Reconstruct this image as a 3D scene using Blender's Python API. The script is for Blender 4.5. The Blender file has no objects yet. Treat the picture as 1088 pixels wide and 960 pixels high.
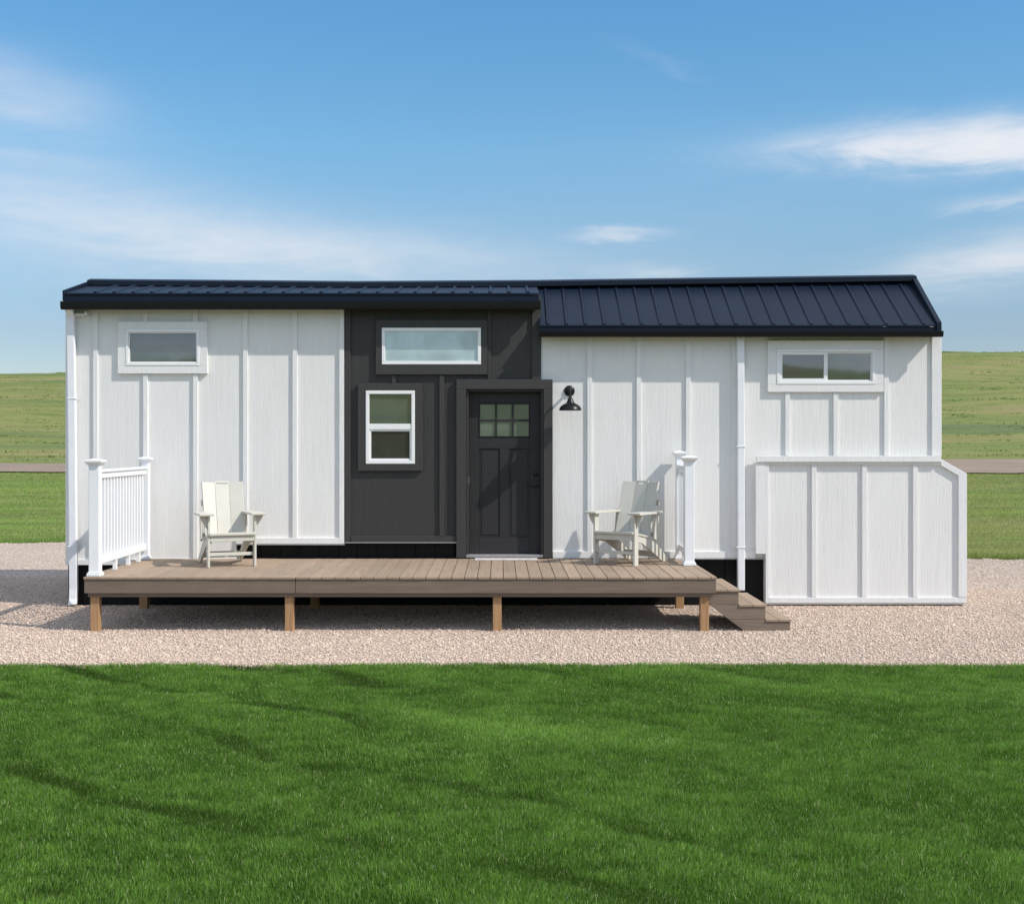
import bpy, bmesh, math, random
import numpy as np
from mathutils import Vector, Matrix

random.seed(7)
rng = np.random.default_rng(11)
R = math.radians
scene = bpy.context.scene
col = scene.collection

# ------------------------------------------------------------------ layout
F, D, HX, HY, CAM_Z = 1394.25, 16.5, 530.0, 470.0, 2.05   # focal (px), wall distance, vanishing point, eye height
S = F / D
def wx(px, d=D): return (px - HX) * d / F
def wz(py, d=D): return CAM_Z + (HY - py) * d / F

# ------------------------------------------------------------------ helpers
class MB:
    def __init__(s): s.v, s.f = [], []
    def add(s, vs, fs):
        n = len(s.v); s.v += [tuple(v) for v in vs]; s.f += [tuple(i + n for i in f) for f in fs]; return s
    def box(s, x0, x1, y0, y1, z0, z1, m=None):
        vs = [(x0,y0,z0),(x1,y0,z0),(x1,y1,z0),(x0,y1,z0),(x0,y0,z1),(x1,y0,z1),(x1,y1,z1),(x0,y1,z1)]
        if m: vs = [m @ Vector(v) for v in vs]
        return s.add(vs, [(0,3,2,1),(4,5,6,7),(0,1,5,4),(1,2,6,5),(2,3,7,6),(3,0,4,7)])
    def prism_xz(s, pts, y0, y1, m=None):       # pts (x,z) counter clockwise seen from -y
        n = len(pts); vs = [(x,y0,z) for x,z in pts] + [(x,y1,z) for x,z in pts]
        if m: vs = [m @ Vector(v) for v in vs]
        return s.add(vs, [tuple(range(n)), tuple(range(2*n-1, n-1, -1))] + [((i+1)%n, i, i+n, (i+1)%n+n) for i in range(n)])
    def prism_yz(s, pts, x0, x1, m=None):
        n = len(pts); vs = [(x0,y,z) for y,z in pts] + [(x1,y,z) for y,z in pts]
        if m: vs = [m @ Vector(v) for v in vs]
        return s.add(vs, [tuple(range(n)), tuple(range(2*n-1, n-1, -1))] + [((i+1)%n, i, i+n, (i+1)%n+n) for i in range(n)])
    def lathe(s, prof, c, n=24, m=None):        # prof (r,z), axis z through c
        vs, fs = [], []
        for r, z in prof:
            for k in range(n):
                a = 2*math.pi*k/n; vs.append((c[0]+r*math.cos(a), c[1]+r*math.sin(a), c[2]+z))
        for i in range(len(prof)-1):
            for k in range(n):
                fs.append((i*n+k, i*n+(k+1)%n, (i+1)*n+(k+1)%n, (i+1)*n+k))
        fs.append(tuple(range(n-1, -1, -1))); fs.append(tuple((len(prof)-1)*n+k for k in range(n)))
        if m: vs = [m @ Vector(v) for v in vs]
        return s.add(vs, fs)
    def tube(s, pts, r, n=12):
        pts = [Vector(p) for p in pts]; vs, fs = [], []
        up = Vector((1,0,0))
        for i, p in enumerate(pts):
            t = (pts[min(i+1,len(pts)-1)] - pts[max(i-1,0)]).normalized()
            a = t.cross(up); a = a.normalized() if a.length > 1e-4 else t.cross(Vector((0,1,0))).normalized()
            b = t.cross(a)
            rr = r[i] if isinstance(r, (list, tuple)) else r
            for k in range(n):
                q = 2*math.pi*k/n; vs.append(p + a*math.cos(q)*rr + b*math.sin(q)*rr)
        for i in range(len(pts)-1):
            for k in range(n):
                fs.append((i*n+k, i*n+(k+1)%n, (i+1)*n+(k+1)%n, (i+1)*n+k))
        fs.append(tuple(range(n-1,-1,-1))); fs.append(tuple((len(pts)-1)*n+k for k in range(n)))
        return s.add(vs, fs)
    def build(s, name, mt, parent=None, bevel=0.0, smooth=False, origin=None):
        root = parent
        while root is not None and root.parent is not None: root = root.parent
        off = Vector(root.location) if root is not None and root.get('world_built') else Vector((0,0,0))
        if origin is not None: off = Vector(origin)
        me = bpy.data.meshes.new(name)
        me.from_pydata([tuple(Vector(v) - off) for v in s.v], [], s.f)
        bm = bmesh.new(); bm.from_mesh(me); bmesh.ops.recalc_face_normals(bm, faces=bm.faces); bm.to_mesh(me); bm.free()
        me.update()
        o = bpy.data.objects.new(name, me); col.objects.link(o)
        if mt: me.materials.append(mt)
        if parent is not None: o.parent = parent
        elif origin is not None: o.location = origin
        if smooth:
            for p in me.polygons: p.use_smooth = True
            try: me.set_sharp_from_angle(angle=R(35))
            except Exception: pass
        if bevel:
            b = o.modifiers.new('edge', 'BEVEL'); b.width = bevel; b.segments = 2; b.limit_method = 'ANGLE'; b.angle_limit = R(40)
        return o

def tag(o, label=None, cat=None, group=None, kind=None):
    for k, v in (('label',label),('category',cat),('group',group),('kind',kind)):
        if v: o[k] = v
    return o
def thing(name, loc, label, cat, group=None, rz=0.0, world=True):
    o = bpy.data.objects.new(name, None); col.objects.link(o); o.location = loc; o.rotation_euler = (0,0,rz)
    o.empty_display_size = .2
    if world: o['world_built'] = 1
    return tag(o, label, cat, group)

def npmesh(name, V, Fc, k, mt, colattr=None, smooth=False):
    """fast mesh: V (n,3), Fc flat loops with k corners per face"""
    me = bpy.data.meshes.new(name); nf = len(Fc)//k
    me.vertices.add(len(V)); me.vertices.foreach_set('co', V.astype(np.float32).ravel())
    me.loops.add(len(Fc)); me.loops.foreach_set('vertex_index', Fc.astype(np.int32))
    me.polygons.add(nf); me.polygons.foreach_set('loop_start', np.arange(0, nf*k, k, dtype=np.int32))
    me.polygons.foreach_set('loop_total', np.full(nf, k, np.int32))
    if smooth: me.polygons.foreach_set('use_smooth', np.ones(nf, bool))
    if colattr is not None:
        a = me.attributes.new('tint', 'FLOAT_COLOR', 'POINT')
        c = np.ones((len(V),4), np.float32); c[:,:3] = colattr; a.data.foreach_set('color', c.ravel())
    me.update(calc_edges=True); me.validate()
    o = bpy.data.objects.new(name, me); col.objects.link(o); me.materials.append(mt)
    return o

_tab = np.random.default_rng(3).random((512,512))
def vnoise(x, y, seed=0):
    x = np.asarray(x, float) + seed*17.3; y = np.asarray(y, float) + seed*9.7
    xi = np.floor(x).astype(int); yi = np.floor(y).astype(int); fx = x-xi; fy = y-yi
    fx = fx*fx*(3-2*fx); fy = fy*fy*(3-2*fy)
    g = lambda a,b: _tab[a % 512, b % 512]
    return (g(xi,yi)*(1-fx)+g(xi+1,yi)*fx)*(1-fy) + (g(xi,yi+1)*(1-fx)+g(xi+1,yi+1)*fx)*fy
def fbm(x, y, seed=0, o=3):
    t, a, n = 0, 1, 0
    for i in range(o):
        t = t + a*vnoise(np.asarray(x)*2**i, np.asarray(y)*2**i, seed+i); n += a; a *= .5
    return t/n
def sstep(a, b, x):
    t = np.clip((np.asarray(x, float)-a)/(b-a), 0, 1); return t*t*(3-2*t)

# ------------------------------------------------------------------ materials
class NT:
    def __init__(s, name):
        s.m = bpy.data.materials.new(name); s.m.use_nodes = True; s.t = s.m.node_tree
        s.n = s.t.nodes; s.l = s.t.links; s.b = s.n['Principled BSDF']
    def node(s, typ, **kw):
        nd = s.n.new(typ)
        for k, v in kw.items(): setattr(nd, k, v)
        return nd
    def link(s, a, b): s.l.new(a, b)
    def coords(s, scale=(1,1,1), kind='Object'):
        tc = s.node('ShaderNodeTexCoord'); mp = s.node('ShaderNodeMapping'); mp.inputs['Scale'].default_value = scale
        s.link(tc.outputs[kind], mp.inputs['Vector']); return mp.outputs['Vector']
    def noise(s, vec, scale, detail=3, rough=.55, dist=0):
        nd = s.node('ShaderNodeTexNoise'); nd.inputs['Scale'].default_value = scale; nd.inputs['Detail'].default_value = detail
        nd.inputs['Roughness'].default_value = rough; nd.inputs['Distortion'].default_value = dist
        s.link(vec, nd.inputs['Vector']); return nd.outputs['Fac']
    def ramp(s, fac, stops):
        nd = s.node('ShaderNodeValToRGB'); cr = nd.color_ramp
        while len(cr.elements) < len(stops): cr.elements.new(.5)
        for e, (p, c) in zip(cr.elements, stops):
            e.position = p; e.color = tuple(c)+(1,) if len(c) == 3 else c
        s.link(fac, nd.inputs['Fac']); return nd.outputs['Color']
    def mix(s, fac, a, b, mode='MIX'):
        nd = s.node('ShaderNodeMix', data_type='RGBA', blend_type=mode)
        for sock, v in ((nd.inputs[0],fac),(nd.inputs[6],a),(nd.inputs[7],b)):
            if hasattr(v, 'links') or hasattr(v, 'is_linked'): s.link(v, sock)
            elif isinstance(v, (tuple, list)): sock.default_value = tuple(v)+((1,) if len(v) == 3 else ())
            else: sock.default_value = v
        return nd.outputs[2]
    def math(s, op, a, b=None):
        nd = s.node('ShaderNodeMath', operation=op)
        for i, v in enumerate((a,b)):
            if v is None: continue
            if hasattr(v, 'is_linked'): s.link(v, nd.inputs[i])
            else: nd.inputs[i].default_value = v
        return nd.outputs[0]
    def bump(s, h, strength=.3, dist=.01, prev=None):
        nd = s.node('ShaderNodeBump'); nd.inputs['Strength'].default_value = strength; nd.inputs['Distance'].default_value = dist
        s.link(h, nd.inputs['Height'])
        if prev is not None: s.link(prev, nd.inputs['Normal'])
        s.link(nd.outputs['Normal'], s.b.inputs['Normal']); return nd.outputs['Normal']
    def base(s, c):
        if hasattr(c, 'is_linked'): s.link(c, s.b.inputs['Base Color'])
        else: s.b.inputs['Base Color'].default_value = tuple(c)+(1,)
    def set(s, **kw):
        for k, v in kw.items(): s.b.inputs[k.replace('_',' ')].default_value = v
        return s

def paint(name, c, rough=.5, var=.06, scale=6, bump=0, metal=0, spec=.5):
    t = NT(name); v = t.coords(); n = t.noise(v, scale, 4)
    t.base(t.ramp(n, [(.3, [x*(1-var) for x in c]), (.7, [min(1,x*(1+var)) for x in c])]))
    t.set(Roughness=rough, Metallic=metal); t.b.inputs['Specular IOR Level'].default_value = spec
    if bump: t.bump(t.noise(v, 90, 3), bump, .003)
    return t.m

def siding(name, c, var=.05, rough=.62, dirt=None):
    t = NT(name)
    g = t.noise(t.coords((55,55,1.6)), 1.0, 5, .65, 1.4)
    fine = t.noise(t.coords((210,210,9)), 1.0, 3, .6)
    big = t.noise(t.coords((1.3,1.3,.6)), 1.0, 3)
    c0 = t.ramp(g, [(.32, [x*(1-var*1.6) for x in c]), (.55, c), (.75, [min(1,x*(1+var*.6)) for x in c])])
    c1 = t.mix(.45, c0, t.ramp(big, [(.3, (.91,.905,.895)), (.7, (1,1,1))]), 'MULTIPLY')
    t.base(c1); t.set(Roughness=rough)
    t.bump(t.math('ADD', g, t.math('MULTIPLY', fine, .8)), .8, .005)
    return t.m

def wood(name, cs, axis='x', rough=.7, grain=40, bump=.35, island=.0):
    t = NT(name)
    sc = {'x':(1.6,grain,grain),'y':(grain,1.6,grain),'z':(grain,grain,1.6)}[axis]
    g = t.noise(t.coords(sc), 1.0, 5, .65, 1.2); b = t.noise(t.coords(), 2.2, 3)
    c = t.ramp(g, [(.28,cs[0]),(.5,cs[1]),(.75,cs[2])])
    c = t.mix(.5, c, t.ramp(b, [(.3,(.86,.85,.84)),(.7,(1.06,1.05,1.04))]), 'MULTIPLY')
    if island:
        ge = t.node('ShaderNodeNewGeometry')
        c = t.mix(1.0, c, t.ramp(ge.outputs['Random Per Island'], [(0,(1-island,)*3),(1,(1+island*.6,1+island*.55,1+island*.5))]), 'MULTIPLY')
    t.base(c); t.set(Roughness=rough); t.bump(g, bump, .003); return t.m

M = {}
M['white'] = siding('white_siding', (.82,.81,.79), .04)
M['white_trim'] = siding('white_trim', (.82,.815,.805), .03, .5)
M['dark'] = siding('charcoal_siding', (.034,.0325,.0315), .12, .6)
M['dark_trim'] = siding('charcoal_trim', (.041,.038,.036), .1, .55)
M['vinyl'] = paint('white_vinyl', (.83,.84,.86), .35, .02)
M['frame'] = paint('white_window_vinyl', (.84,.84,.84), .35, .02)
M['door'] = paint('door_paint', (.027,.0265,.027), .55, .08, 3, spec=.3)
M['black'] = paint('black_metal', (.008,.008,.009), .35, .15, spec=.3)
M['gutter'] = paint('black_gutter', (.006,.0063,.008), .35, .1, spec=.25)
M['downspout'] = paint('white_downspout', (.80,.81,.84), .38, .03)
M['alu'] = paint('aluminium', (.5,.49,.49), .35, .08, 20, metal=.7)
M['hardware'] = paint('dark_hardware', (.008,.008,.009), .3, .1, metal=.2)

def roof_mat():
    t = NT('navy_roof_metal')
    n = t.noise(t.coords((1,1,1)), 1.4, 4); st = t.noise(t.coords((30,1.2,1.2)), 1.0, 4, .6)
    c = t.ramp(n, [(.3,(.0065,.0125,.0255)),(.7,(.0095,.017,.0335))])
    c = t.mix(.3, c, t.ramp(st, [(.35,(.7,.72,.75)),(.7,(1.25,1.22,1.2))]), 'MULTIPLY')
    t.base(c); t.set(Roughness=.42); t.b.inputs['Specular IOR Level'].default_value = .19
    t.bump(t.noise(t.coords((1,1,1)), 5, 2), .08, .01); return t.m
M['roof'] = roof_mat()

def skirt_mat():
    t = NT('black_skirting')
    g = t.noise(t.coords((60,60,2)), 1, 4); t.base(t.ramp(g, [(.3,(.004,.004,.0043)),(.7,(.007,.0068,.0068))]))
    t.set(Roughness=.6); t.b.inputs['Specular IOR Level'].default_value = .2; t.bump(g, .4, .003); return t.m
M['skirt'] = skirt_mat()

def glass_mat(name, c, rough=.03, ior=1.55):
    t = NT(name); v = t.coords(); n = t.noise(v, 2.5, 3, .5, .6)
    t.base(t.ramp(n, [(.3,[x*.75 for x in c]),(.7,[x*1.2 for x in c])]))
    t.set(Roughness=rough, IOR=ior); t.b.inputs['Coat Weight'].default_value = .6; t.b.inputs['Coat Roughness'].default_value = .01
    t.bump(t.noise(v, 1.5, 2), .03, .02); return t.m
M['glass'] = glass_mat('window_glass', (.066,.086,.072), ior=2.3)
M['glass_dark'] = glass_mat('window_glass_dark', (.035,.036,.034), ior=1.5)
M['glass_grey'] = glass_mat('window_glass_grey', (.055,.060,.062), ior=2.3)
M['frost'] = glass_mat('frosted_glass', (.50,.62,.63), .42); M['frost'].node_tree.nodes['Principled BSDF'].inputs['Metallic'].default_value = .45
M['door_glass'] = glass_mat('door_glass', (.115,.145,.122), .08, 1.9)

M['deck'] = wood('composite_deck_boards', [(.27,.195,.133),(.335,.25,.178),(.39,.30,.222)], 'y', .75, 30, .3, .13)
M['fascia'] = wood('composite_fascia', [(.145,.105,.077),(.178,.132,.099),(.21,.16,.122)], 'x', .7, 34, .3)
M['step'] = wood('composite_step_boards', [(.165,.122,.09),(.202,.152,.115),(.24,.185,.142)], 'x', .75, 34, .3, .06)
M['post'] = wood('cedar_post', [(.30,.155,.065),(.43,.25,.12),(.52,.33,.18)], 'z', .75, 45, .5, .12)
M['chair'] = paint('warm_white_polywood', (.56,.54,.475), .5, .04, 5, .15)
M['mat'] = paint('pale_threshold_mat', (.62,.58,.57), .7, .22, 25, .4)

# ------------------------------------------------------------------ tiny house
house = thing('tiny_house', (0, D, 0), 'long white and charcoal board-and-batten tiny house with dark metal roof', 'tiny house')
Y = D
XL, XR, XM = wx(70), wx(1000), wx(575)
YB = 19.5                                     # back wall
YR = 17.37                                    # ridge
EAVE_L, EAVE_R, YE = 3.905, 3.508, 16.285     # eave heights (top of panel), eave depth
BT = .026                                     # batten thickness

def zx(pts): return [(wx(a), wz(b)) for a, b in pts]
# --- white wall, left of the charcoal section
w = MB().prism_xz(zx([(70,599.5),(251,599.5),(251,577),(366,577),(366,324),(70,324)]), Y, Y+.1)
wallL = w.build('wall', M['white'], house); wallL['label'] = 'white board-and-batten wall left of the charcoal section'
def vstrip(px, y0, y1, wpx=5.0, t=BT, parent=None, mt=None, name='batten', px2=None, base=Y):
    """vertical batten centred at px, between image rows y0 (top) and y1"""
    x0, x1 = wx(px-wpx/2), wx(px+wpx/2)
    return MB().box(x0, x1, base-t, base+.01, wz(y1), wz(y0)).build(name, mt, parent, .003)
def hstrip(px0, px1, y0, y1, t=BT, parent=None, mt=None, name='trim_board', base=Y):
    return MB().box(wx(px0), wx(px1), base-t, base+.01, wz(y1), wz(y0)).build(name, mt, parent, .003)
for px, a, b in ((102,326,594),(155,326,342),(155,397.5,594),(208,326,342),(208,397.5,594),(261,326,571),(313.5,326,571)):
    vstrip(px, a, b, parent=wallL, mt=M['white_trim'])
vstrip(363.2, 326, 577.3, 5, BT+.004, wallL, M['white_trim'], 'corner_trim')
vstrip(75, 326, 599.8, 9.5, BT, wallL, M['white_trim'], 'corner_trim')
hstrip(79.9, 251, 594, 599.8, BT+.003, wallL, M['white_trim'], 'base_trim')
hstrip(251.05, 360.6, 571, 577.3, BT+.003, wallL, M['white_trim'], 'base_trim')
MB().box(wx(251), wx(366.5), Y-BT-.006, Y+.05, wz(577.4)-.014, wz(577.4)).build('drip_edge', M['alu'], wallL)

# --- charcoal section
w = MB().prism_xz(zx([(366,575),(490,575),(490,414),(575,414),(575,318),(366,318)]), Y+.002, Y+.1)
wallD = w.build('accent_wall', M['dark'], house); wallD['label'] = 'charcoal board-and-batten section round the door'
vstrip(369.6, 320, 575, 6, .022, wallD, M['dark_trim'])
vstrip(418.6, 398.5, 407.4, 4.5, .022, wallD, M['dark_trim'])
vstrip(469.5, 398.5, 570, 5, .03, wallD, M['dark_trim'])
vstrip(519.8, 320, 403, 3.2, .022, wallD, M['dark_trim'])
vstrip(570, 320, 403, 9.4, .03, wallD, M['dark_trim'], 'corner_trim')
hstrip(373, 484.5, 569, 575.3, .03, wallD, M['dark_trim'], 'base_trim')
MB().box(wx(366.6), wx(486.5), Y-.036, Y+.05, wz(575.5)-.012, wz(575.5)).build('drip_edge', M['alu'], wallD)

# --- white wall, right of the door
w = MB().prism_xz(zx([(580,592.5),(1000,592.5),(1000,350),(575,350),(575,414),(580,414)]), Y, Y+.1)
wallR = w.build('wall', M['white'], house); wallR['label'] = 'white board-and-batten wall right of the door'
for px, a, b in ((626.3,352,585.5),(678.7,352,585.5),(731,352,585.5),(780.2,352,585.5),(836.4,417,484),(887.5,417,484),(941.4,352,484)):
    vstrip(px, a, b, parent=wallR, mt=M['white_trim'])
vstrip(994.6, 352, 484, 10.4, BT, wallR, M['white_trim'], 'corner_trim')
hstrip(587.2, 802, 585.5, 592.7, BT+.003, wallR, M['white_trim'], 'base_trim')
MB().box(wx(700), wx(813), Y-BT-.006, Y+.05, wz(592.8)-.012, wz(592.8)).build('drip_edge', M['alu'], wallR)

# --- end and back walls, floor slab
def ridge(x):   # the ridge is not dead level
    return float(np.interp(x, [-5.41, -1.9, .55, 5.49], [4.135, 4.105, 4.12, 4.19]))
e = MB().prism_yz([(Y+.11,.78),(YB,.78),(YB,3.30),(YR,ridge(XL)-.06),(Y+.11,3.80)], XL, XL+.1)
e.build('end_wall', M['white'], house)
e = MB().prism_yz([(Y+.11,.78),(YB,.78),(YB,3.30),(YR,ridge(XR)-.06),(Y+.11,3.50)], XR-.1, XR)
ew = e.build('end_wall', M['white'], house)
for yy in (Y+.7, Y+1.3, Y+1.9, Y+2.5):
    MB().box(XR-.01, XR+BT, yy-.03, yy+.03, 1.95, float(np.interp(yy, [Y+.11,YR,YB], [3.50,ridge(XR)-.06,3.30]))-.05).build('batten', M['white_trim'], ew, .003)
e = MB().prism_yz([(Y+.11,3.2),(YR,3.3),(YR,ridge(XM)-.06),(Y+.11,3.82)], XM-.1, XM-.002)
e.build('gable_cheek', M['dark'], house)
MB().box(XL+.1, XR-.1, YB-.1, YB, .78, 3.32).build('back_wall', M['white'], house)
MB().box(XL+.1, XR-.1, Y+.12, YB-.11, .70, .80).build('floor', M['skirt'], house)

# --- skirting with vertical grooves
sk = MB(); px = 70.5
while px < 815:
    w_ = 20.6; sk.box(wx(px)+.004, wx(min(px+w_, 816))-.004, Y+.055, Y+.075, -.02, wz(575)+.02 if 251 < px+w_ < 488 else wz(589.5)); px += w_
sk.box(XL+.02, wx(814), Y+.08, Y+.1, -.02, wz(589.6)); sk.box(wx(250), wx(484), Y+.0805, Y+.1005, wz(590), wz(576))
sk.box(XL+.01, XL+.05, Y+.101, YB-.05, -.02, .80); sk.box(XL+.02, XR-.02, YB-.08, YB-.05, -.02, .79)
sk.build('skirting', M['skirt'], house)

# --- roof
def slope_panel(x0, x1, y0, z0, y1, zf, t=.03):
    """roof sheet from the eave (y0,z0) to the ridge (y1,zf(x)) with trapezoid ribs"""
    m = MB(); n = max(2, int((x1-x0)/.05))
    return m
def roof_sheet(x0, x1, y0, z0, y1, dz, first, name, pitch=.2335):
    """corrugated profile swept up the slope"""
    xs = [(x0, 0)]; k = first
    while k < x1-.03:
        if k-.026 > x0: xs += [(k-.026,0),(k-.011,.021),(k+.011,.021),(k+.026,0)]
        k += pitch
    xs.append((x1,0))
    m = MB(); vs = []
    for x, h in xs:
        zr = ridge(x)+dz
        vs += [(x,y0,z0+h),(x,y1,zr+h),(x,y1,zr-.02),(x,y0,z0-.02)]
    fs = []
    for i in range(len(xs)-1):
        a, b = 4*i, 4*i+4
        fs += [(a,b,b+1,a+1),(b+3,a+3,a+2,b+2),(a+3,b+3,b,a)]
    fs += [(0,1,2,3)[::-1], tuple(4*(len(xs)-1)+j for j in range(4))]
    return m.add(vs, fs).build(name, M['roof'], house)
RX0, RX1 = -5.408, 5.488
roofL = roof_sheet(RX0, .50, YE, EAVE_L, YR, 0, wx(101,YE), 'roof'); roofL['label'] = 'low-pitched left roof slope of dark ribbed metal'
roofR = roof_sheet(.508, RX1, YE, EAVE_R, YR, 0, wx(582,YE), 'roof'); roofR['label'] = 'steeper right roof slope of dark ribbed metal'
roofB = roof_sheet(RX0, RX1, YB+.28, 3.36, YR+.001, -.002, RX0+.2, 'roof'); roofB['label'] = 'rear roof slope of dark ribbed metal'
def cap(x0, x1, par):
    m = MB(); vs = []
    for x in (x0, x1):
        z = ridge(x)
        vs += [(x,YR-.13,z-.02),(x,YR-.13,z+.048),(x,YR,z+.082),(x,YR+.13,z+.04),(x,YR+.13,z-.03)]
    m.add(vs, [(0,5,6,1),(1,6,7,2),(2,7,8,3),(3,8,9,4),(4,9,5,0),(0,1,2,3,4),(9,8,7,6,5)])
    return m.build('ridge_cap', M['roof'], par, .006)
cap(RX0-.005, -1.9, roofL); cap(-1.901, .505, roofL); cap(.506, RX1+.005, roofR)
def rake(x0, x1, ye, ze, par):
    m = MB(); vs = []
    for x in (x0, x1):
        vs += [(x,ye-.008,ze-.10),(x,ye-.008,ze+.032),(x,YR-.12,ridge(x)+.03),(x,YR-.12,ridge(x)-.13)]
    m.add(vs, [(0,1,2,3)[::-1],(4,5,6,7),(1,5,6,2)[::-1],(0,4,5,1)[::-1],(0,3,7,4)[::-1],(3,2,6,7)[::-1]])
    return m.build('rake_trim', M['roof'], par, .004)
rake(RX1-.055, RX1+.006, YE, EAVE_R, roofR)
rake(RX0-.006, RX0+.02, YE, EAVE_L, roofL)
# drip edge, gutter, soffit
def eave(x0, x1, ze, zd, zg, par, g0, g1):
    MB().box(x0, x1, YE+.012, YE+.035, zd, ze-.021).build('drip_edge', M['roof'], par, .004)
    g = MB(); yo, yi = YE-.035, YE+.045
    g.prism_yz([(yi,zd-.004),(yi,zg),(yo+.022,zg),(yo+.004,zg+.03),(yo,zd-.018),(yo,zd-.004),(yo+.012,zd-.004),(yo+.03,zg+.012),(yi-.004,zg+.012),(yi-.004,zd-.004)], g0, g1)
    g.prism_yz([(yi,zd-.006),(yi,zg+.001),(yo+.023,zg+.001),(yo+.005,zg+.03),(yo+.001,zd-.018)], g0-.002, g0+.003)
    g.prism_yz([(yi,zd-.006),(yi,zg+.001),(yo+.023,zg+.001),(yo+.005,zg+.03),(yo+.001,zd-.018)], g1-.003, g1+.002)
    g.build('gutter', M['gutter'], par)
    MB().box(x0+.01, x1-.01, YE+.05, Y+.12, zg+.035, zg+.05).build('soffit', M['gutter'], par)
eave(RX0, .50, EAVE_L, 3.803, 3.70, roofL, RX0-.024, .515)
eave(.508, RX1, EAVE_R, 3.437, 3.36, roofR, .50, RX1+.02)

# --- windows
def window(px0, px1, y0, y1, tw, fx0, fx1, fy0, fy1, fw, tmat, label, kind):
    """outer trim box, vinyl frame inside it, panes"""
    t = MB(); a0,a1,b0,b1 = wx(px0),wx(px1),wz(y1),wz(y0); i0,i1,j0,j1 = wx(fx0),wx(fx1),wz(fy1),wz(fy0)
    T = .042
    t.box(a0,a1,Y-T,Y+.01,j1,b1); t.box(a0,a1,Y-T,Y+.01,b0,j0); t.box(a0,i0,Y-T,Y+.01,j0+.0005,j1-.0005); t.box(i1,a1,Y-T,Y+.01,j0+.0005,j1-.0005)
    o = t.build('window', tmat, house, .003); o['label'] = label
    fwm = fw/S; f = MB(); FT = .048
    f.box(i0,i1,Y-FT,Y+.01,j1-fwm,j1); f.box(i0,i1,Y-FT,Y+.01,j0,j0+fwm); f.box(i0,i0+fwm,Y-FT,Y+.01,j0+fwm+.0005,j1-fwm-.0005); f.box(i1-fwm,i1,Y-FT,Y+.01,j0+fwm+.0005,j1-fwm-.0005)
    fr = f.build('frame', M['frame'], o, .004)
    x0,x1,z0,z1 = i0+fwm, i1-fwm, j0+fwm, j1-fwm
    def pane(xa,xb,za,zb,m,y=Y-.016,name='pane'): return MB().box(xa,xb,y,Y+.005,za,zb).build(name, m, o)
    def sash(xa,xb,za,zb,wd,y):
        s = MB(); s.box(xa,xb,y,Y,zb-wd,zb); s.box(xa,xb,y,Y,za,za+wd); s.box(xa,xa+wd,y,Y,za+wd+.0005,zb-wd-.0005); s.box(xb-wd,xb,y,Y,za+wd+.0005,zb-wd-.0005)
        s.build('sash', M['frame'], o, .003)
    if kind == 'fixed': sash(x0+.001,x1-.001,z0+.001,z1-.001,.012,Y-.034); pane(x0+.012,x1-.012,z0+.012,z1-.012,M['glass'])
    if kind == 'frost': pane(x0,x1,z0,z1,M['frost'],Y-.028)
    if kind == 'hung':
        zm0, zm1 = wz(456.2), wz(450.2)
        MB().box(x0+.001,x1-.001,Y-.04,Y,zm0,zm1).build('meeting_rail', M['frame'], o, .004)
        pane(x0,x1,zm1,z1,M['glass'],Y-.020); sash(x0+.001,x1-.001,z0+.001,zm0-.001,.022,Y-.030); pane(x0+.022,x1-.022,z0+.022,zm0-.022,M['glass_dark'],Y-.012)
    if kind == 'slider':
        xm0, xm1 = wx(873), wx(877)
        sash(x0+.001,xm1+.006,z0+.001,z1-.001,.034,Y-.036); pane(x0+.034,xm1-.028,z0+.034,z1-.034,M['glass_grey'],Y-.014)
        sash(xm1+.0065,x1-.001,z0+.001,z1-.001,.016,Y-.028); pane(xm1+.0225,x1-.017,z0+.017,z1-.017,M['glass'],Y-.010)
    return o
window(126,221,342,397,0,134.5,213,350,388.5,3.0,M['white_trim'],'small white-trimmed window high on the left wall','fixed')
window(399.5,518,340,398,0,406,511,348.5,387.3,3.4,M['dark_trim'],'wide frosted transom window in charcoal trim','frost')
window(380.5,449,407.5,500,0,389,441,415,492.5,3.6,M['dark_trim'],'white double-hung window in charcoal trim','hung')
window(815,938,361.8,416.5,0,824.5,929,370.8,408.3,3.2,M['white_trim'],'white two-pane sliding window on the right','slider')

# --- door
dr = MB(); dx0, dx1, dz0, dz1 = wx(498), wx(574.5), wz(588.5), wz(416)
YD = Y+.095                                     # door face
pw = lambda a: wx(a)
# slab with recessed panels and lite openings: rails and stiles
xs_l = [(510,525.8),(528.2,543.6),(546,562)]; zs_l = [(429.2,445.2),(447.4,463.2)]
dr.box(dx0,pw(509),YD,YD+.045,dz0,dz1); dr.box(pw(563),dx1,YD,YD+.045,dz0,dz1)
dr.box(pw(509)+.0005,pw(563)-.0005,YD,YD+.045,wz(428.2),dz1); dr.box(pw(509)+.0005,pw(563)-.0005,YD,YD+.045,wz(476.5),wz(464.2))
dr.box(pw(509)+.0005,pw(563)-.0005,YD,YD+.045,dz0,wz(571)); dr.box(pw(531),pw(541),YD,YD+.045,wz(571)+.0005,wz(476.5)-.0005)
for a,b in ((509,531),(541,563)):
    dr.box(pw(a)+.0005,pw(b)-.0005,YD+.014,YD+.03,wz(571)+.0005,wz(476.5)-.0005)
    dr.box(pw(a)+.03,pw(b)-.03,YD+.006,YD+.02,wz(571)+.03,wz(476.5)-.03)
door = dr.build('door', M['door'], house, .004); door['label'] = 'dark panel door with six small panes'
mun = MB()
mun.box(pw(509)+.001,pw(563)-.001,YD-.008,YD+.02,wz(464),wz(463.2)-.0005); mun.box(pw(509)+.001,pw(563)-.001,YD-.008,YD+.02,wz(429.2)+.0005,wz(428.4))
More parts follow.
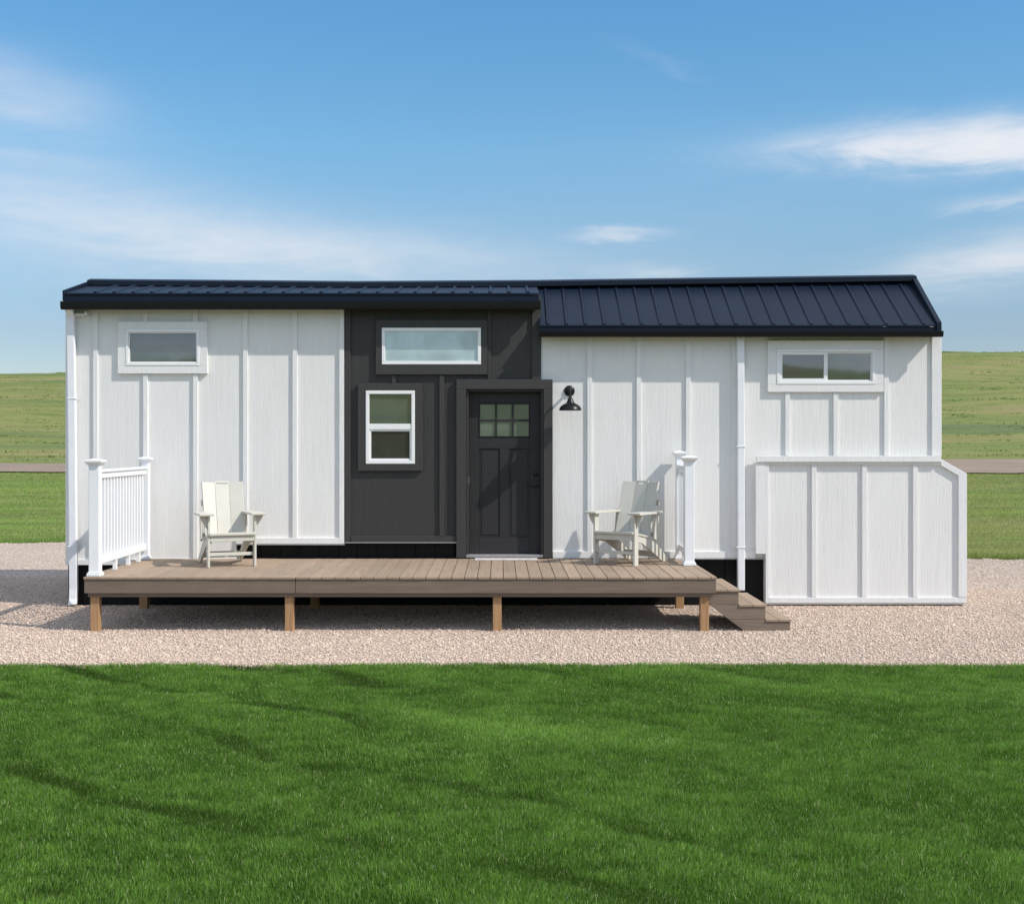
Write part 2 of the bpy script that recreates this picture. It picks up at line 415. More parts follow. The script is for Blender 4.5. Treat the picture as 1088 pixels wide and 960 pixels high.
mun.box(pw(509)+.001,pw(563)-.001,YD-.008,YD+.02,wz(447.4),wz(445.2))
for a,b in ((509.2,510),(525.8,528.2),(543.6,546),(562,562.8)):
    for za,zb in zs_l: mun.box(pw(a),pw(b),YD-.0085,YD+.02,wz(zb)+.0004,wz(za)-.0004)
mun.build('muntin', M['door'], door)
for a,b in xs_l:
    for za,zb in zs_l: MB().box(pw(a),pw(b),YD+.006,YD+.022,wz(zb),wz(za)).build('pane', M['door_glass'], door)
h = MB(); cx, cz = wx(569.2), wz(515.8)
rotx = lambda x,z: Matrix.Translation((x,YD,z)) @ Matrix.Rotation(R(90),4,'X')
h.lathe([(.031,0),(.031,.012),(.014,.016),(.012,.05)], (0,0,0), 20, rotx(cx,cz))
h.tube([(cx,YD-.05,cz),(cx-.04,YD-.054,cz),(cx-.115,YD-.05,cz-.002)], [.011,.010,.008], 10)
h.build('handle', M['hardware'], door, smooth=True)
h = MB().lathe([(.030,0),(.030,.012),(.024,.02),(.014,.022)], (0,0,0), 20, rotx(cx,wz(503.5)))
h.box(cx-.004,cx+.004,YD-.035,YD-.02,wz(503.5)-.014,wz(503.5)+.014); h.build('deadbolt', M['hardware'], door, smooth=True)
for zz in (wz(510),wz(440),wz(572)):
    MB().box(dx0-.010,dx0+.004,YD-.007,YD+.01,zz-.045,zz+.045).build('hinge', M['alu'] if zz == wz(510) else M['hardware'], door)
cs = MB()
CT = .055
cs.box(wx(485),wx(495.2),Y-CT,Y+.02,wz(592),wz(413.6)); cs.box(wx(577.4),wx(587),Y-CT,Y+.02,wz(592),wz(413.6)); cs.box(wx(485),wx(587),Y-CT,Y+.02,wz(413.5),wz(403.2))
cs.box(wx(495.3),wx(498)-.0005,Y-.012,Y+.14,wz(592),wz(413.7)); cs.box(wx(574.5)+.001,wx(577.3),Y-.012,Y+.14,wz(592),wz(413.7)); cs.box(wx(498),wx(574.5),Y-.012,Y+.14,wz(416)+.001,wz(413.7))
cs.build('door_casing', M['dark_trim'], door, .003)
MB().box(wx(495.4),wx(577.2),Y-.03,Y+.15,wz(592),wz(588.8)).build('threshold', M['alu'], door, .003)

# --- lamp, flood light, downspouts
lx, ly, lz = .884, 16.215, 2.445
lm = MB().lathe([(.068,0),(.068,.010),(.055,.022),(.020,.03)], (0,0,0), 28, Matrix.Translation((wx(605),Y-.001,wz(415.2))) @ Matrix.Rotation(R(90),4,'X'))
lamp = lm.build('wall_lamp', M['black'], house, smooth=True); lamp['label'] = 'black gooseneck barn lamp right of the door'
arm = [(wx(605),Y-.02,wz(415.2)),(wx(605.2),Y-.10,wz(413.6)),(lx-.003,Y-.19,wz(412.8)),(lx,ly+.035,2.630),(lx,ly+.005,2.615),(lx,ly,2.59)]
MB().tube(arm, [.018,.016,.015,.015,.017,.02], 12).build('arm', M['black'], lamp, smooth=True)
MB().lathe([(.136,0),(.140,.007),(.132,.036),(.108,.064),(.072,.084),(.050,.097),(.040,.120),(.030,.148),(.014,.165)], (lx,ly,lz), 32).build('lamp_shade', M['black'], lamp, smooth=True)
fl = MB(); fl.box(wx(80.5),wx(91),Y-.06,Y-.005,wz(336.5),wz(333)); fl.box(wx(91.5),wx(94.5),Y-.08,Y-.01,wz(335),wz(331))
fl.build('flood_light', M['frame'], house, .006)
def downspout(pts, wx_, wy_, label):
    m = MB(); vs = []; n = len(pts)
    for x,y,z in pts:
        for sx,sy in ((-1,-1),(1,-1),(1,1),(-1,1)): vs.append((x+sx*wx_/2,y+sy*wy_/2,z))
    fs = [(3,2,1,0), tuple(4*(n-1)+j for j in range(4))]
    for i in range(n-1):
        for j in range(4): fs.append((4*i+j,4*i+(j+1)%4,4*i+4+(j+1)%4,4*i+4+j))
    o = m.add(vs, fs).build('downspout', M['downspout'], house, .010); o['label'] = label
    return o
yd = Y-BT-.040
dl = downspout([(wx(78.6,yd),yd-.045,.03),(wx(78.4,yd),yd-.015,.10),(wx(78.2,yd),yd,.22),(wx(76.8,yd),yd,2.3),(wx(75.4,yd),yd,3.62),(wx(75.4,yd),yd-.09,3.73)], .098, .072, 'white downspout at the left corner')
dd = downspout([(wx(787.2,yd),yd,.20),(wx(787.0,yd),yd,2.0),(wx(786.6,yd),yd,3.385)], .090, .070, 'white downspout right of the deck railing')
for o_, pxa, zs in ((dl,76.8,(2.6,.75)),(dd,786.8,(2.0,.74))):
    for z in zs:
        MB().box(wx(pxa,yd)-.056,wx(pxa,yd)+.058,yd-.041,Y-BT,z-.007,z+.007).build('strap', M['downspout'], o_, .003)

# --- hitch cover on the right end
yc = Y-.05
X0, X1 = wx(813,yc), wx(1026,yc)
zt, zs_ = wz(487,yc), wz(504,yc)
xs1 = wx(998,yc)
hc = MB().prism_xz([(X0,.02),(X1,.02),(X1,zs_),(xs1,zt),(X0,zt)], yc, YB-.1).build('hitch_cover', M['white'], house)
hc['label'] = 'low white batten cover reaching to the gravel at the right end'
tt = .03
def ctrim(pts, name='trim_board', t=tt): return MB().prism_xz(pts, yc-t, yc+.005).build(name, M['white_trim'], hc, .003)
def cz(p): return wz(p, yc)
def cx_(p): return wx(p, yc)
ctrim([(cx_(803),cz(490.6)),(cx_(998.4),cz(490.6)),(cx_(998.4),cz(484.2)),(cx_(803),cz(484.2))], t=.055)
MB().box(cx_(802.6), cx_(812.8), yc-.035, Y+.01, cz(588), cz(490.8)).build('trim_board', M['white_trim'], hc, .003)
ctrim([(cx_(813),cz(640)),(cx_(816.5),cz(640)),(cx_(816.5),cz(490.8)),(cx_(813),cz(490.8))])
ctrim([(cx_(816.6),cz(640)),(cx_(1026.2),cz(640)),(cx_(1026.2),cz(634.2)),(cx_(816.6),cz(634.2))], 'base_trim')
ctrim([(cx_(1017.5),cz(634)),(cx_(1026.4),cz(634)),(cx_(1026.4),cz(503)),(cx_(998.6),cz(487.2)),(cx_(998.6),cz(494)),(cx_(1017.5),cz(505))], t=.034)
ctrim([(cx_(816.7),cz(493.6)),(cx_(998.5),cz(493.6)),(cx_(998.5),cz(490.8)),(cx_(816.7),cz(490.8))], t=.026)
for p in (864.5, 918, 972):
    MB().box(cx_(p-2.6), cx_(p+2.6), yc-BT, yc+.005, cz(634), cz(493.7)).build('batten', M['white_trim'], hc, .003)

# ------------------------------------------------------------------ deck
DZ = .597
DX0, DX1, DXM, DY0, DY1 = -4.486, 2.352, -2.200, 14.20, 16.44
deck = thing('deck', (-1.05, 15.3, 0), 'low brown composite deck on wooden posts in front of the house', 'deck')
def boards(x0, x1, pitch, gap, name, label):
    m = MB(); x = x0
    while x < x1-.02:
        xe = min(x+pitch-gap, x1); j = random.uniform(-.0012,.0012)
        m.box(x, xe, DY0-.012+random.uniform(-.002,.002), DY1, DZ-.025, DZ+j); x += pitch
    o = m.build(name, M['deck'], deck, .003); o['label'] = label
    return o
boards(DX0-.006, DXM-.004, .1445, .0028, 'deck_boards', 'closely laid boards of the left deck section')
boards(DXM+.004, DX1+.006, .1405, .0065, 'deck_boards', 'gapped boards of the right deck section')
fh = .172
for a, b in ((DX0,DXM-.003),(DXM+.003,DX1)):
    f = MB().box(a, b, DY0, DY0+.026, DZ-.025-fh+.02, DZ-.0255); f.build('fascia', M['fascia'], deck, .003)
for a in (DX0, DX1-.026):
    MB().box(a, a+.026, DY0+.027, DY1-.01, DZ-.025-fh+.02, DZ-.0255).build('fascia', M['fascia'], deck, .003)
jo = MB()
for y in (DY0+.03, DY0+.95, DY1-.2): jo.box(DX0+.03, DX1-.03, y, y+.04, DZ-.22, DZ-.027)
x = DX0+.35
while x < DX1-.1: jo.box(x, x+.038, DY0+.071, DY1-.21, DZ-.185, DZ-.027); x += .4
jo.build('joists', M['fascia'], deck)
for pxp in (102, 308, 528.3, 748):
    X = wx(pxp, 14.3)
    for yy in (14.3, 16.25):
        k = .047 if yy < 15 else .05
        MB().box(X-k, X+k, yy-k, yy+k, -.05, DZ-.19).build('post', M['post'], deck, .004)

# railings
def railing(X, ya, yb, za, nb, label, zb=None):
    rz = MB()
    top = MB().box(X-.045,X+.045,ya+.06,yb-.06,za-.03,za).box(X-.028,X+.028,ya+.06,yb-.06,za-.095,za-.0305)
    o = top.build('railing', M['vinyl'], deck, .006); o['label'] = label
    MB().box(X-.026,X+.026,ya+.06,yb-.06,.717,.79).build('bottom_rail', M['vinyl'], o, .006)
    for y, zt_, q in ((ya, za+.075, 1), (yb, za+.075 if zb is None else zb, .8)):
        p = MB().box(X-.057*q,X+.057*q,y-.057*q,y+.057*q,DZ,zt_)
        p.box(X-.075*q,X+.075*q,y-.075*q,y+.075*q,DZ+.001,DZ+.035).box(X-.066*q,X+.066*q,y-.066*q,y+.066*q,DZ+.0355,DZ+.05)
        po = p.build('post', M['vinyl'], o, .006)
        c = MB(); v = []
        for hw, z in ((.062,zt_-.028),(.074,zt_-.006),(.094,zt_+.008),(.096,zt_+.030),(.03,zt_+.046)):
            hw *= q; v += [(X-hw,y-hw,z),(X+hw,y-hw,z),(X+hw,y+hw,z),(X-hw,y+hw,z)]
        fs = [(3,2,1,0),(16,17,18,19)]
        for i in range(4):
            for j in range(4): fs.append((4*i+j,4*i+(j+1)%4,4*i+4+(j+1)%4,4*i+4+j))
        c.add(v, fs).build('post_cap', M['vinyl'], o, .003)
    for i in range(nb):
        y = ya+.057+(yb-ya-.114)*(i+1)/(nb+1)
        MB().box(X-.0165,X+.0165,y-.0165,y+.0165,.785,za-.09).build('baluster', M['vinyl'], o, .003)
    for fr in ((.36,.62,.84) if yb-ya > 1.4 else (.5,)):
        y = ya+(yb-ya)*fr; MB().box(X-.022,X+.022,y-.022,y+.022,DZ,.7165).build('support_block', M['vinyl'], o, .003)
    return o
railing(-4.395, 14.295, 16.33, 1.752, 15, 'long white railing at the left end of the deck')
railing(2.250, 15.53, 16.36, 1.775, 6, 'short white railing at the right end of the deck', 1.90)

# ------------------------------------------------------------------ steps
steps = thing('porch_steps', (2.75, 14.85, 0), 'three brown composite steps down from the right end of the deck', 'steps')
YS0, YS1 = 14.285, 15.42
ex = [DX1+.004, 2.626, 2.918, 3.186]; tz = [.452, .288, .128]
for yy, lab in ((YS0, None), (YS1-.03, None)):
    s = MB()
    s.prism_xz([(2.29,.30),(ex[1]-.015,.285),(ex[1]-.015,tz[0]-.028),(2.29,tz[0]-.028)], yy+.002, yy+.028)
    s.prism_xz([(2.29,.297),(2.42,.19),(2.50,.129),(ex[2]-.015,.129),(ex[2]-.015,tz[1]-.028),(ex[1]-.015,tz[1]-.028),(ex[1]-.015,.282)], yy, yy+.03)
    s.prism_xz([(2.504,.126),(2.70,-.02),(ex[3]-.015,-.02),(ex[3]-.015,tz[2]-.028),(ex[2]-.015,tz[2]-.028),(ex[2]-.015,.126)], yy, yy+.03)
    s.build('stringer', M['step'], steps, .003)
for i in range(3):
    t = MB(); x0, x1 = (ex[i] if i == 0 else ex[i]-.013), ex[i+1]
    xm = x0+(x1-x0)*.5
    t.box(x0, xm-.003, YS0-.012, YS1+.012, tz[i]-.025, tz[i]); t.box(xm+.003, x1, YS0-.012, YS1+.012, tz[i]-.025, tz[i])
    t.build('tread', M['deck'], steps, .003)
    zl = tz[i+1] if i < 2 else -.02
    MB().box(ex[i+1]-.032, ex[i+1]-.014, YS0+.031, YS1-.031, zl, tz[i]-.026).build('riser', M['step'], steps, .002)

# ------------------------------------------------------------------ chairs
def make_chair(label):
    root = thing('adirondack_chair', (0,0,0), label, 'chair', 'chairs on the deck', world=False)
    m = M['chair']
    # seat: slats dropping to the back
    seat = MB(); n = 5; y0, z0, y1, z1 = -.30, .405, .20, .315
    ang = math.atan2(z1-z0, y1-y0); L = math.hypot(y1-y0, z1-z0)
    for i in range(n):
        a = L*i/n; mt = Matrix.Translation((0,y0,z0)) @ Matrix.Rotation(ang,4,'X')
        seat.box(-.268,.268,a+.003,a+L/n-.003,-.024,0,mt)
    seat.box(-.268,.268,-.312,-.292,.368,.402)
    seat.build('seat', m, root, .007)
    MB().box(-.2545,.2545,-.286,-.262,.300,.366).build('apron', m, root, .004)
    for s in (-1,1):
        MB().box(s*.270-.013,s*.270+.013,-.285,-.195,0,.60).build('leg', m, root, .004)
        rl = MB().prism_yz([(-.265,.375),(-.265,.285),(-.05,.255),(.30,.09),(.46,0),(.60,0),(.58,.05),(.36,.20),(.16,.315),(0.02,.345)], s*.2415-.0125, s*.2415+.0125)
        rl.build('leg', m, root, .004)
        a = MB(); xi, xo = .215, .385
        pts = [(s*xi,-.34),(s*xo,-.34),(s*xo,.10),(s*(xi+.10),.36),(s*xi,.36)]
        if s < 0: pts = pts[::-1]
        nn = len(pts); vs = [(x,y,.602) for x,y in pts]+[(x,y,.627) for x,y in pts]
        a.add(vs, [tuple(range(nn-1,-1,-1)), tuple(range(nn,2*nn))]+[(i,(i+1)%nn,(i+1)%nn+nn,i+nn) for i in range(nn)])
        arm_ = a.build('armrest', m, root, .005)
        MB().prism_xz([(s*.284,.44),(s*.284,.601),(s*.372,.601),(s*.345,.53)][::s], -.252, -.228).build('bracket', m, arm_, .003)
        MB().prism_yz([(.20,.30),(.26,.27),(.335,.601),(.255,.601)], s*.2685-.0125, s*.2685+.0125).build('arm_support', m, root, .004)
    MB().box(-.256,.256,-.245,-.205,.13,.168).build('stretcher', m, root, .004)
    MB().box(-.228,.228,.395,.42,.06,.135).build('stretcher', m, root, .004)
    # backrest: three broad slats, outer ones turned in
    bk = MB(); rec = math.atan2(.235,.70)
    base = Matrix.Translation((0,.175,.27)) @ Matrix.Rotation(-rec,4,'X')
    rail = MB()
    rail.box(-.255,.255,.045,.07,.05,.12,base)
    back = rail.build('backrest', m, root, .004)
    MB().box(-.25,.25,.045,.07,.46,.53,base).build('rail', m, back, .004)
    for k in (-1,0,1):
        sl = MB(); hw0, hw1 = .0775, .0835; H = .735 if k else .755
        mt = base @ Matrix.Translation((k*.1585,0 if k == 0 else -.0205,0)) @ Matrix.Rotation(R(-15*k),4,'Z') @ Matrix.Rotation(R(.55*k),4,'Y')
        def ring(z): return hw0+(hw1-hw0)*z/H
        def slab(z0,z1,xa0=-1,xb0=1,off=0):
            a0, a1 = ring(z0), ring(z1)
            vs = [(xa0*a0,off,z0),(xb0*a0,off,z0),(xb0*a1,off,z1),(xa0*a1,off,z1),(xa0*a0,off+.024,z0),(xb0*a0,off+.024,z0),(xb0*a1,off+.024,z1),(xa0*a1,off+.024,z1)]
            sl.add([mt @ Vector(v) for v in vs], [(0,1,2,3),(7,6,5,4),(0,4,5,1),(1,5,6,2),(2,6,7,3),(3,7,4,0)])
        if k: slab(0,H)
        else:
            slab(0,H-.045); slab(H-.045,H-.022,-1,-.8); slab(H-.045,H-.022,.8,1); slab(H-.022,H)
        sl.build('slat', m, back, .003 if k else 0)
    return root
def copy_tree(o, parent=None):
    c = o.copy(); col.objects.link(c)
    if parent is not None: c.parent = parent
    for ch in o.children: copy_tree(ch, c)
    return c
ch1 = make_chair('warm white slatted garden chair left of the windows, turned towards the door')
ch2 = copy_tree(ch1); ch2['label'] = 'warm white slatted garden chair beside the short right railing, half shaded'
ch1.location = (-3.215, 15.57, DZ+.001); ch1.rotation_euler = (0,0,R(22))
ch2.location = (1.525, 15.78, DZ+.001); ch2.rotation_euler = (0,0,R(-35))

# door mat
dm = MB(); dm.box(wx(504.5,16.28), wx(571,16.28), 16.17, 16.38, DZ+.002, DZ+.014)
o = dm.build('doormat', M['mat'], None, .004, origin=(wx(538),16.28,DZ)); tag(o, 'thin pale mat on the deck at the foot of the dark door', 'doormat')

# ------------------------------------------------------------------ ground
def height(x, y):
    x = np.asarray(x, float); y = np.asarray(y, float)
    t = np.clip((y-28)/32, 0, None); rise = .72*np.minimum(t,1.25)**2
    top = 16.1 + 1.5*np.tanh(x/55) + 1.2*np.sin(x/95+.6) - .00002*x*x
    hill = (top-1.1)*sstep(66, 250, y) - 9*sstep(270, 700, y)
    und = (fbm(x/28, y/28, 4)-.5)*2.2*sstep(85,140,y) + (fbm(x/9, y/9, 8)-.5)*.5*sstep(75,110,y)
    r = np.hypot(x, y)
    back = 18.7*sstep(90, 280, np.where(y < 12, np.hypot(x, y-12), 0))*(.7+.6*fbm(x/80,y/80,2)) 
    return rise + hill + und + back - .03
def axis(a, b, knots):
    out = [a]
    while out[-1] < b:
        v = out[-1]; out.append(v + np.interp(abs(v), [0,40,120,300,1200], knots))
    return np.array(out)
gx = axis(-1100, 1100, [3,3,5,9,60]); gy = axis(-900, 1300, [2.5,2.5,3.5,6,60])
GX, GY = np.meshgrid(gx, gy); GZ = height(GX, GY)
V = np.stack([GX, GY, GZ], -1).reshape(-1,3); nx = len(gx); ny = len(gy)
ii = (np.arange(ny-1)[:,None]*nx + np.arange(nx-1)[None,:]).ravel()
Fc = np.stack([ii, ii+1, ii+1+nx, ii+nx], -1).ravel()
def field_mat():
    t = NT('field_grass_ground')
    v = t.coords()
    a = t.noise(t.coords((.022,.085,.1)), 1, 5, .62, .5); b = t.noise(t.coords((.13,.62,.5)), 1, 5, .66); c = t.noise(t.coords((1.4,3.0,3)), 1, 4, .7)
    big = t.ramp(a, [(.36,(.125,.160,.074)),(.46,(.172,.205,.066)),(.57,(.212,.218,.080)),(.70,(.275,.222,.118))])
    mid = t.ramp(b, [(.3,(.75,.8,.72)),(.5,(1,1,1)),(.72,(1.2,1.14,1.1))])
    fin = t.ramp(c, [(.3,(.72,.75,.68)),(.55,(1,1,1)),(.75,(1.25,1.22,1.2))])
    cc = t.mix(1, t.mix(1, big, mid, 'MULTIPLY'), fin, 'MULTIPLY')
    t.base(cc); t.set(Roughness=.95); t.b.inputs['Specular IOR Level'].default_value = .1
    t.bump(t.math('ADD', t.math('MULTIPLY', b, 2.0), c), .45, .25); return t.m
g = npmesh('ground', V, Fc, 4, field_mat(), smooth=True); g['kind'] = 'structure'

# dirt road crossing behind the house
def strip(name, f0, f1, x0, x1, n, m, mt, dz, zf=None):
    xs = np.linspace(x0, x1, n); vs = []
    for j in range(m+1):
        yy = f0(xs)+(f1(xs)-f0(xs))*j/m
        vs.append(np.stack([xs, yy, (height(xs, yy) if zf is None else zf(xs, yy))+dz], -1))
    V = np.concatenate(vs); i = (np.arange(m)[:,None]*n+np.arange(n-1)[None,:]).ravel()
    return npmesh(name, V, np.stack([i,i+1,i+1+n,i+n],-1).ravel(), 4, mt, smooth=True)
t = NT('dirt_road'); n1 = t.noise(t.coords((.25,1.2,1)),1,4); n2 = t.noise(t.coords((6,6,6)),1,4)
t.base(t.mix(1, t.ramp(n1,[(.3,(.205,.152,.112)),(.7,(.29,.22,.165))]), t.ramp(n2,[(.3,(.85,.85,.85)),(.7,(1.1,1.1,1.1))]),'MULTIPLY')); t.set(Roughness=.95)
t.bump(n2,.5,.05); M['road'] = t.m
rd = strip('road', lambda x: 59.2-.012*x+(fbm(x/3,x*0,5)-.5)*1.2, lambda x: 66.3+.028*x+.11*np.maximum(x-6,0).clip(0,60)+(fbm(x/4,x*0+3,6)-.5)*1.4, -320, 320, 900, 4, M['road'], .06); rd['kind'] = 'structure'

# gravel yard
def gravel_back(x): return np.interp(x, [-60,-12,-7,8,12,60], [27.5,26.9,26.6,23.2,22.9,22]) + (fbm(np.asarray(x)*1.3, np.asarray(x)*0+1, 3)-.5)*.9 + (fbm(np.asarray(x)*5, np.asarray(x)*0+6, 13)-.5)*.5
def lawn_edge(x): return 11.88 - .05*np.exp(-((np.asarray(x)-1.0)/.55)**2) + (fbm(np.asarray(x)*.9, np.asarray(x)*0+5, 9)-.5)*.22 + (fbm(np.asarray(x)*5, np.asarray(x)*0+2, 7)-.5)*.06
def gravel_mat():
    t = NT('pink_gravel'); v = t.coords()
    vo = t.node('ShaderNodeTexVoronoi'); vo.inputs['Scale'].default_value = 42; t.link(v, vo.inputs['Vector'])
    sep = t.node('ShaderNodeSeparateColor'); t.link(vo.outputs['Color'], sep.inputs[0])
    c = t.ramp(sep.outputs[0], [(0,(.36,.27,.215)),(.3,(.50,.395,.32)),(.65,(.62,.515,.435)),(1,(.72,.63,.56))])
    e = t.node('ShaderNodeTexVoronoi', feature='DISTANCE_TO_EDGE'); e.inputs['Scale'].default_value = 42; t.link(v, e.inputs['Vector'])
    big = t.noise(v, .5, 3)
    c = t.mix(1, c, t.ramp(big, [(.3,(.93,.92,.92)),(.7,(1.05,1.04,1.03))]), 'MULTIPLY')
    t.base(c); t.set(Roughness=.9)
    hh = t.math('MINIMUM', e.outputs['Distance'], .35); t.bump(hh, 1.0, .03); return t.m
M['gravel'] = gravel_mat()
gr = strip('gravel_yard', lambda x: lawn_edge(x)-.35, gravel_back, -60, 60, 1200, 12, M['gravel'], 0, lambda x,y: x*0); gr['kind'] = 'structure'
# loose stones where the camera can tell them apart
def stones():
    pts = []
    def area(x0,x1,y0,y1,dens):
        n = int((x1-x0)*(y1-y0)*dens); pts.append(np.stack([rng.uniform(x0,x1,n), rng.uniform(y0,y1,n)],-1))
    area(-7.4, 7.4, 11.8, 14.2, 4400); area(-6, 6, 14.2, 16.6, 2000); area(-8.6,-5.3,14.2,20,2300); area(3.0,9.0,14.2,18.2,3000); area(5.8,9.6,18.2,23.4,800); area(-11,-5.6,20,27.2,420)
    P = np.concatenate(pts); P = P[(P[:,1] > lawn_edge(P[:,0])-.12) & (P[:,1] < gravel_back(P[:,0])+.05)]
    inside = (P[:,0] > XL+.05) & (P[:,0] < X1-.02) & (P[:,1] > Y+.0) & (P[:,1] < YB)
    P = P[~inside]; n = len(P)
    base = np.array([(1,0,0),(0,1,0),(-1,0,0),(0,-1,0),(0,0,1),(0,0,-1)], float)
    r = rng.gamma(6, .00132, n).clip(.0045,.02)
    sc = r[:,None]*rng.uniform(.7,1.35,(n,3)); sc[:,2] *= .5
    jit = base[None]+rng.normal(0,.22,(n,6,3))
    q = jit*sc[:,None,:]; a = rng.uniform(0,6.28,n); ca, sa = np.cos(a)[:,None], np.sin(a)[:,None]
    x = q[...,0]*ca-q[...,1]*sa; y = q[...,0]*sa+q[...,1]*ca
    Vv = np.stack([x+P[:,0:1], y+P[:,1:2], q[...,2]+(r*.35)[:,None]],-1).reshape(-1,3)
    f = np.array([(0,1,4),(1,2,4),(2,3,4),(3,0,4),(1,0,5),(2,1,5),(3,2,5),(0,3,5)])
    Fc = (f[None]+6*np.arange(n)[:,None,None]).ravel()
    pal = np.array([(.53,.425,.365),(.57,.475,.41),(.49,.39,.335),(.60,.51,.45),(.42,.34,.295),(.555,.445,.38)])
    cc = pal[rng.integers(0,6,n)]*np.array([1.20,1.16,1.08])*rng.uniform(.85,1.12,(n,1))
    return Vv, Fc, np.repeat(cc,6,0).clip(0,.85)
def tint_mat(name, rough, trans=0.0, spec=.3):
    t = NT(name); at = t.node('ShaderNodeAttribute', attribute_name='tint')
    n = t.noise(t.coords(), 35, 2)
    c = t.mix(.6, at.outputs['Color'], t.ramp(n,[(.3,(.86,.86,.86)),(.7,(1.1,1.1,1.1))]), 'MULTIPLY')
    t.base(c); t.set(Roughness=rough); t.b.inputs['Specular IOR Level'].default_value = spec
    if trans:
        tr = t.node('ShaderNodeBsdfTranslucent'); t.link(c, tr.inputs['Color'])
        mx = t.node('ShaderNodeMixShader'); mx.inputs[0].default_value = trans
        t.link(t.b.outputs[0], mx.inputs[1]); t.link(tr.outputs[0], mx.inputs[2])
        t.link(mx.outputs[0], t.n['Material Output'].inputs['Surface'])
    return t.m
Vv, Fc, cc = stones()
st = npmesh('gravel_stones', Vv, Fc, 3, tint_mat('stone', .85), cc)
tag(st, 'loose pinkish crushed stones covering the yard round the house', 'gravel', kind='stuff')

# lawn: earth sheet and blades
def lawn_z(x, y):
    x = np.asarray(x, float); y = np.asarray(y, float)
    u = x*.62+y*.78 + (fbm(x*.45+4,y*.45,90)-.5)*1.1
    return .03-.009*np.sin(u*5.6+.6)*sstep(.35,.62,fbm(x*.55+2,y*.55,97))*sstep(-11.9,-11.2,-y)+ (fbm(x*1.2,y*2.2,12)-.5)*.035
t = NT('lawn_earth'); n1 = t.noise(t.coords((1,1,1)),60,4); t.base(t.ramp(n1,[(.3,(.025,.05,.008)),(.7,(.06,.11,.02))])); t.set(Roughness=1); t.b.inputs['Specular IOR Level'].default_value = 0; t.bump(n1,1,.03)
lw = strip('lawn', lambda x: x*0-4, lambda x: lawn_edge(x), -16, 16, 460, 220, t.m, -.016, lawn_z); lw['kind'] = 'structure'

def blades(P, Z, Hh, Wd, tint, lean_dir, lean_amt):
    n = len(P); a = rng.uniform(0, 6.28, n)
    dx, dy = np.cos(a)*Wd, np.sin(a)*Wd
    la = lean_dir + rng.normal(0,1.3,n); l = lean_amt*rng.uniform(.2,1.3,n)*Hh
    ox, oy = np.cos(la)*l, np.sin(la)*l
    b0 = np.stack([P[:,0]-dx, P[:,1]-dy, Z-.004],-1); b1 = np.stack([P[:,0]+dx, P[:,1]+dy, Z-.004],-1)
    m0 = np.stack([P[:,0]-dx*.75+ox*.35, P[:,1]-dy*.75+oy*.35, Z+Hh*.55],-1); m1 = np.stack([P[:,0]+dx*.75+ox*.35, P[:,1]+dy*.75+oy*.35, Z+Hh*.55],-1)
    tp = np.stack([P[:,0]+ox, P[:,1]+oy, Z+Hh*np.sqrt(np.clip(1-.35*(l/Hh)**2,.2,1))],-1)
    Vv = np.stack([b0,b1,m0,m1,tp],1).reshape(-1,3)
    f = np.array([(0,1,3),(0,3,2),(2,3,4)])
    Fc = (f[None]+5*np.arange(n)[:,None,None]).ravel()
    return Vv, Fc, np.repeat(tint,5,0)
def lawn_blades():
    N = 1350000
    y = 4.4+(12.15-4.4)*rng.random(N)**.92
    hw = y*.42+2.3; x = (rng.random(N)*2-1)*hw + .12
    keep = y < lawn_edge(x)+rng.normal(0,.025,N)
    x, y = x[keep], y[keep]; n = len(x)
    u = x*.62+y*.78 + (fbm(x*.45+4,y*.45,90)-.5)*1.1
    band = fbm((x*.78-y*.62)*.35, u*1.5, 40); patch = fbm(x*1.6, y*2.6, 50); fine = fbm(x*11,y*11,60,2); clump = fbm(x*5.5+9,y*7.5,63,3)
    trk_shade = sstep(.70,1,np.sin(u*5.6+.6))*sstep(.33,.55,fbm(x*.55+2,y*.55,97))*(.3+.7*(1-sstep(-1.5,2.5,x)))*sstep(.25,.6,fbm(x*2.2,y*3.2,99))  # narrow mower tracks: shorter blades, with ridge-like shade put into their tint
    H = (.012+.006*patch+.022*np.clip(clump-.25,0,.6)+.008*fine)*rng.uniform(.55,1.35,n)*(1-.30*trk_shade)
    H = np.where(y > lawn_edge(x)-.15, H*1.4, H)
    W_ = rng.uniform(.0011,.0022,n)*(.62+.05*y)
    g1 = np.array([.190,.375,.050]); g2 = np.array([.34,.47,.155]); g3 = np.array([.090,.215,.020]); g4 = np.array([.52,.58,.30])
    k = np.clip((patch*.4+band*.8+clump*.9+fine*.35-.90)*1.7-.9*trk_shade,0,1)[:,None]
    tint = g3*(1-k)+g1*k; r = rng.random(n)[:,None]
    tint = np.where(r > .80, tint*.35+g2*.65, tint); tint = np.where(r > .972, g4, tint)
    tint = (tint*.90+np.array([.014,.010,.008]))*rng.uniform(.68,1.32,(n,1))*(1-.36*trk_shade[:,None])
    ld = -.9+2.0*(band-.5)*3; la = .45+.9*np.clip(band-.3,0,1)
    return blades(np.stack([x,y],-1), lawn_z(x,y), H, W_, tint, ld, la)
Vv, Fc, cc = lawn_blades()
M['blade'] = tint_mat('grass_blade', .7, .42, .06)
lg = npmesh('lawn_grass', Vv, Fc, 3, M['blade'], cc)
tag(lg, 'mown green lawn grass in front of the gravel', 'grass', kind='stuff')

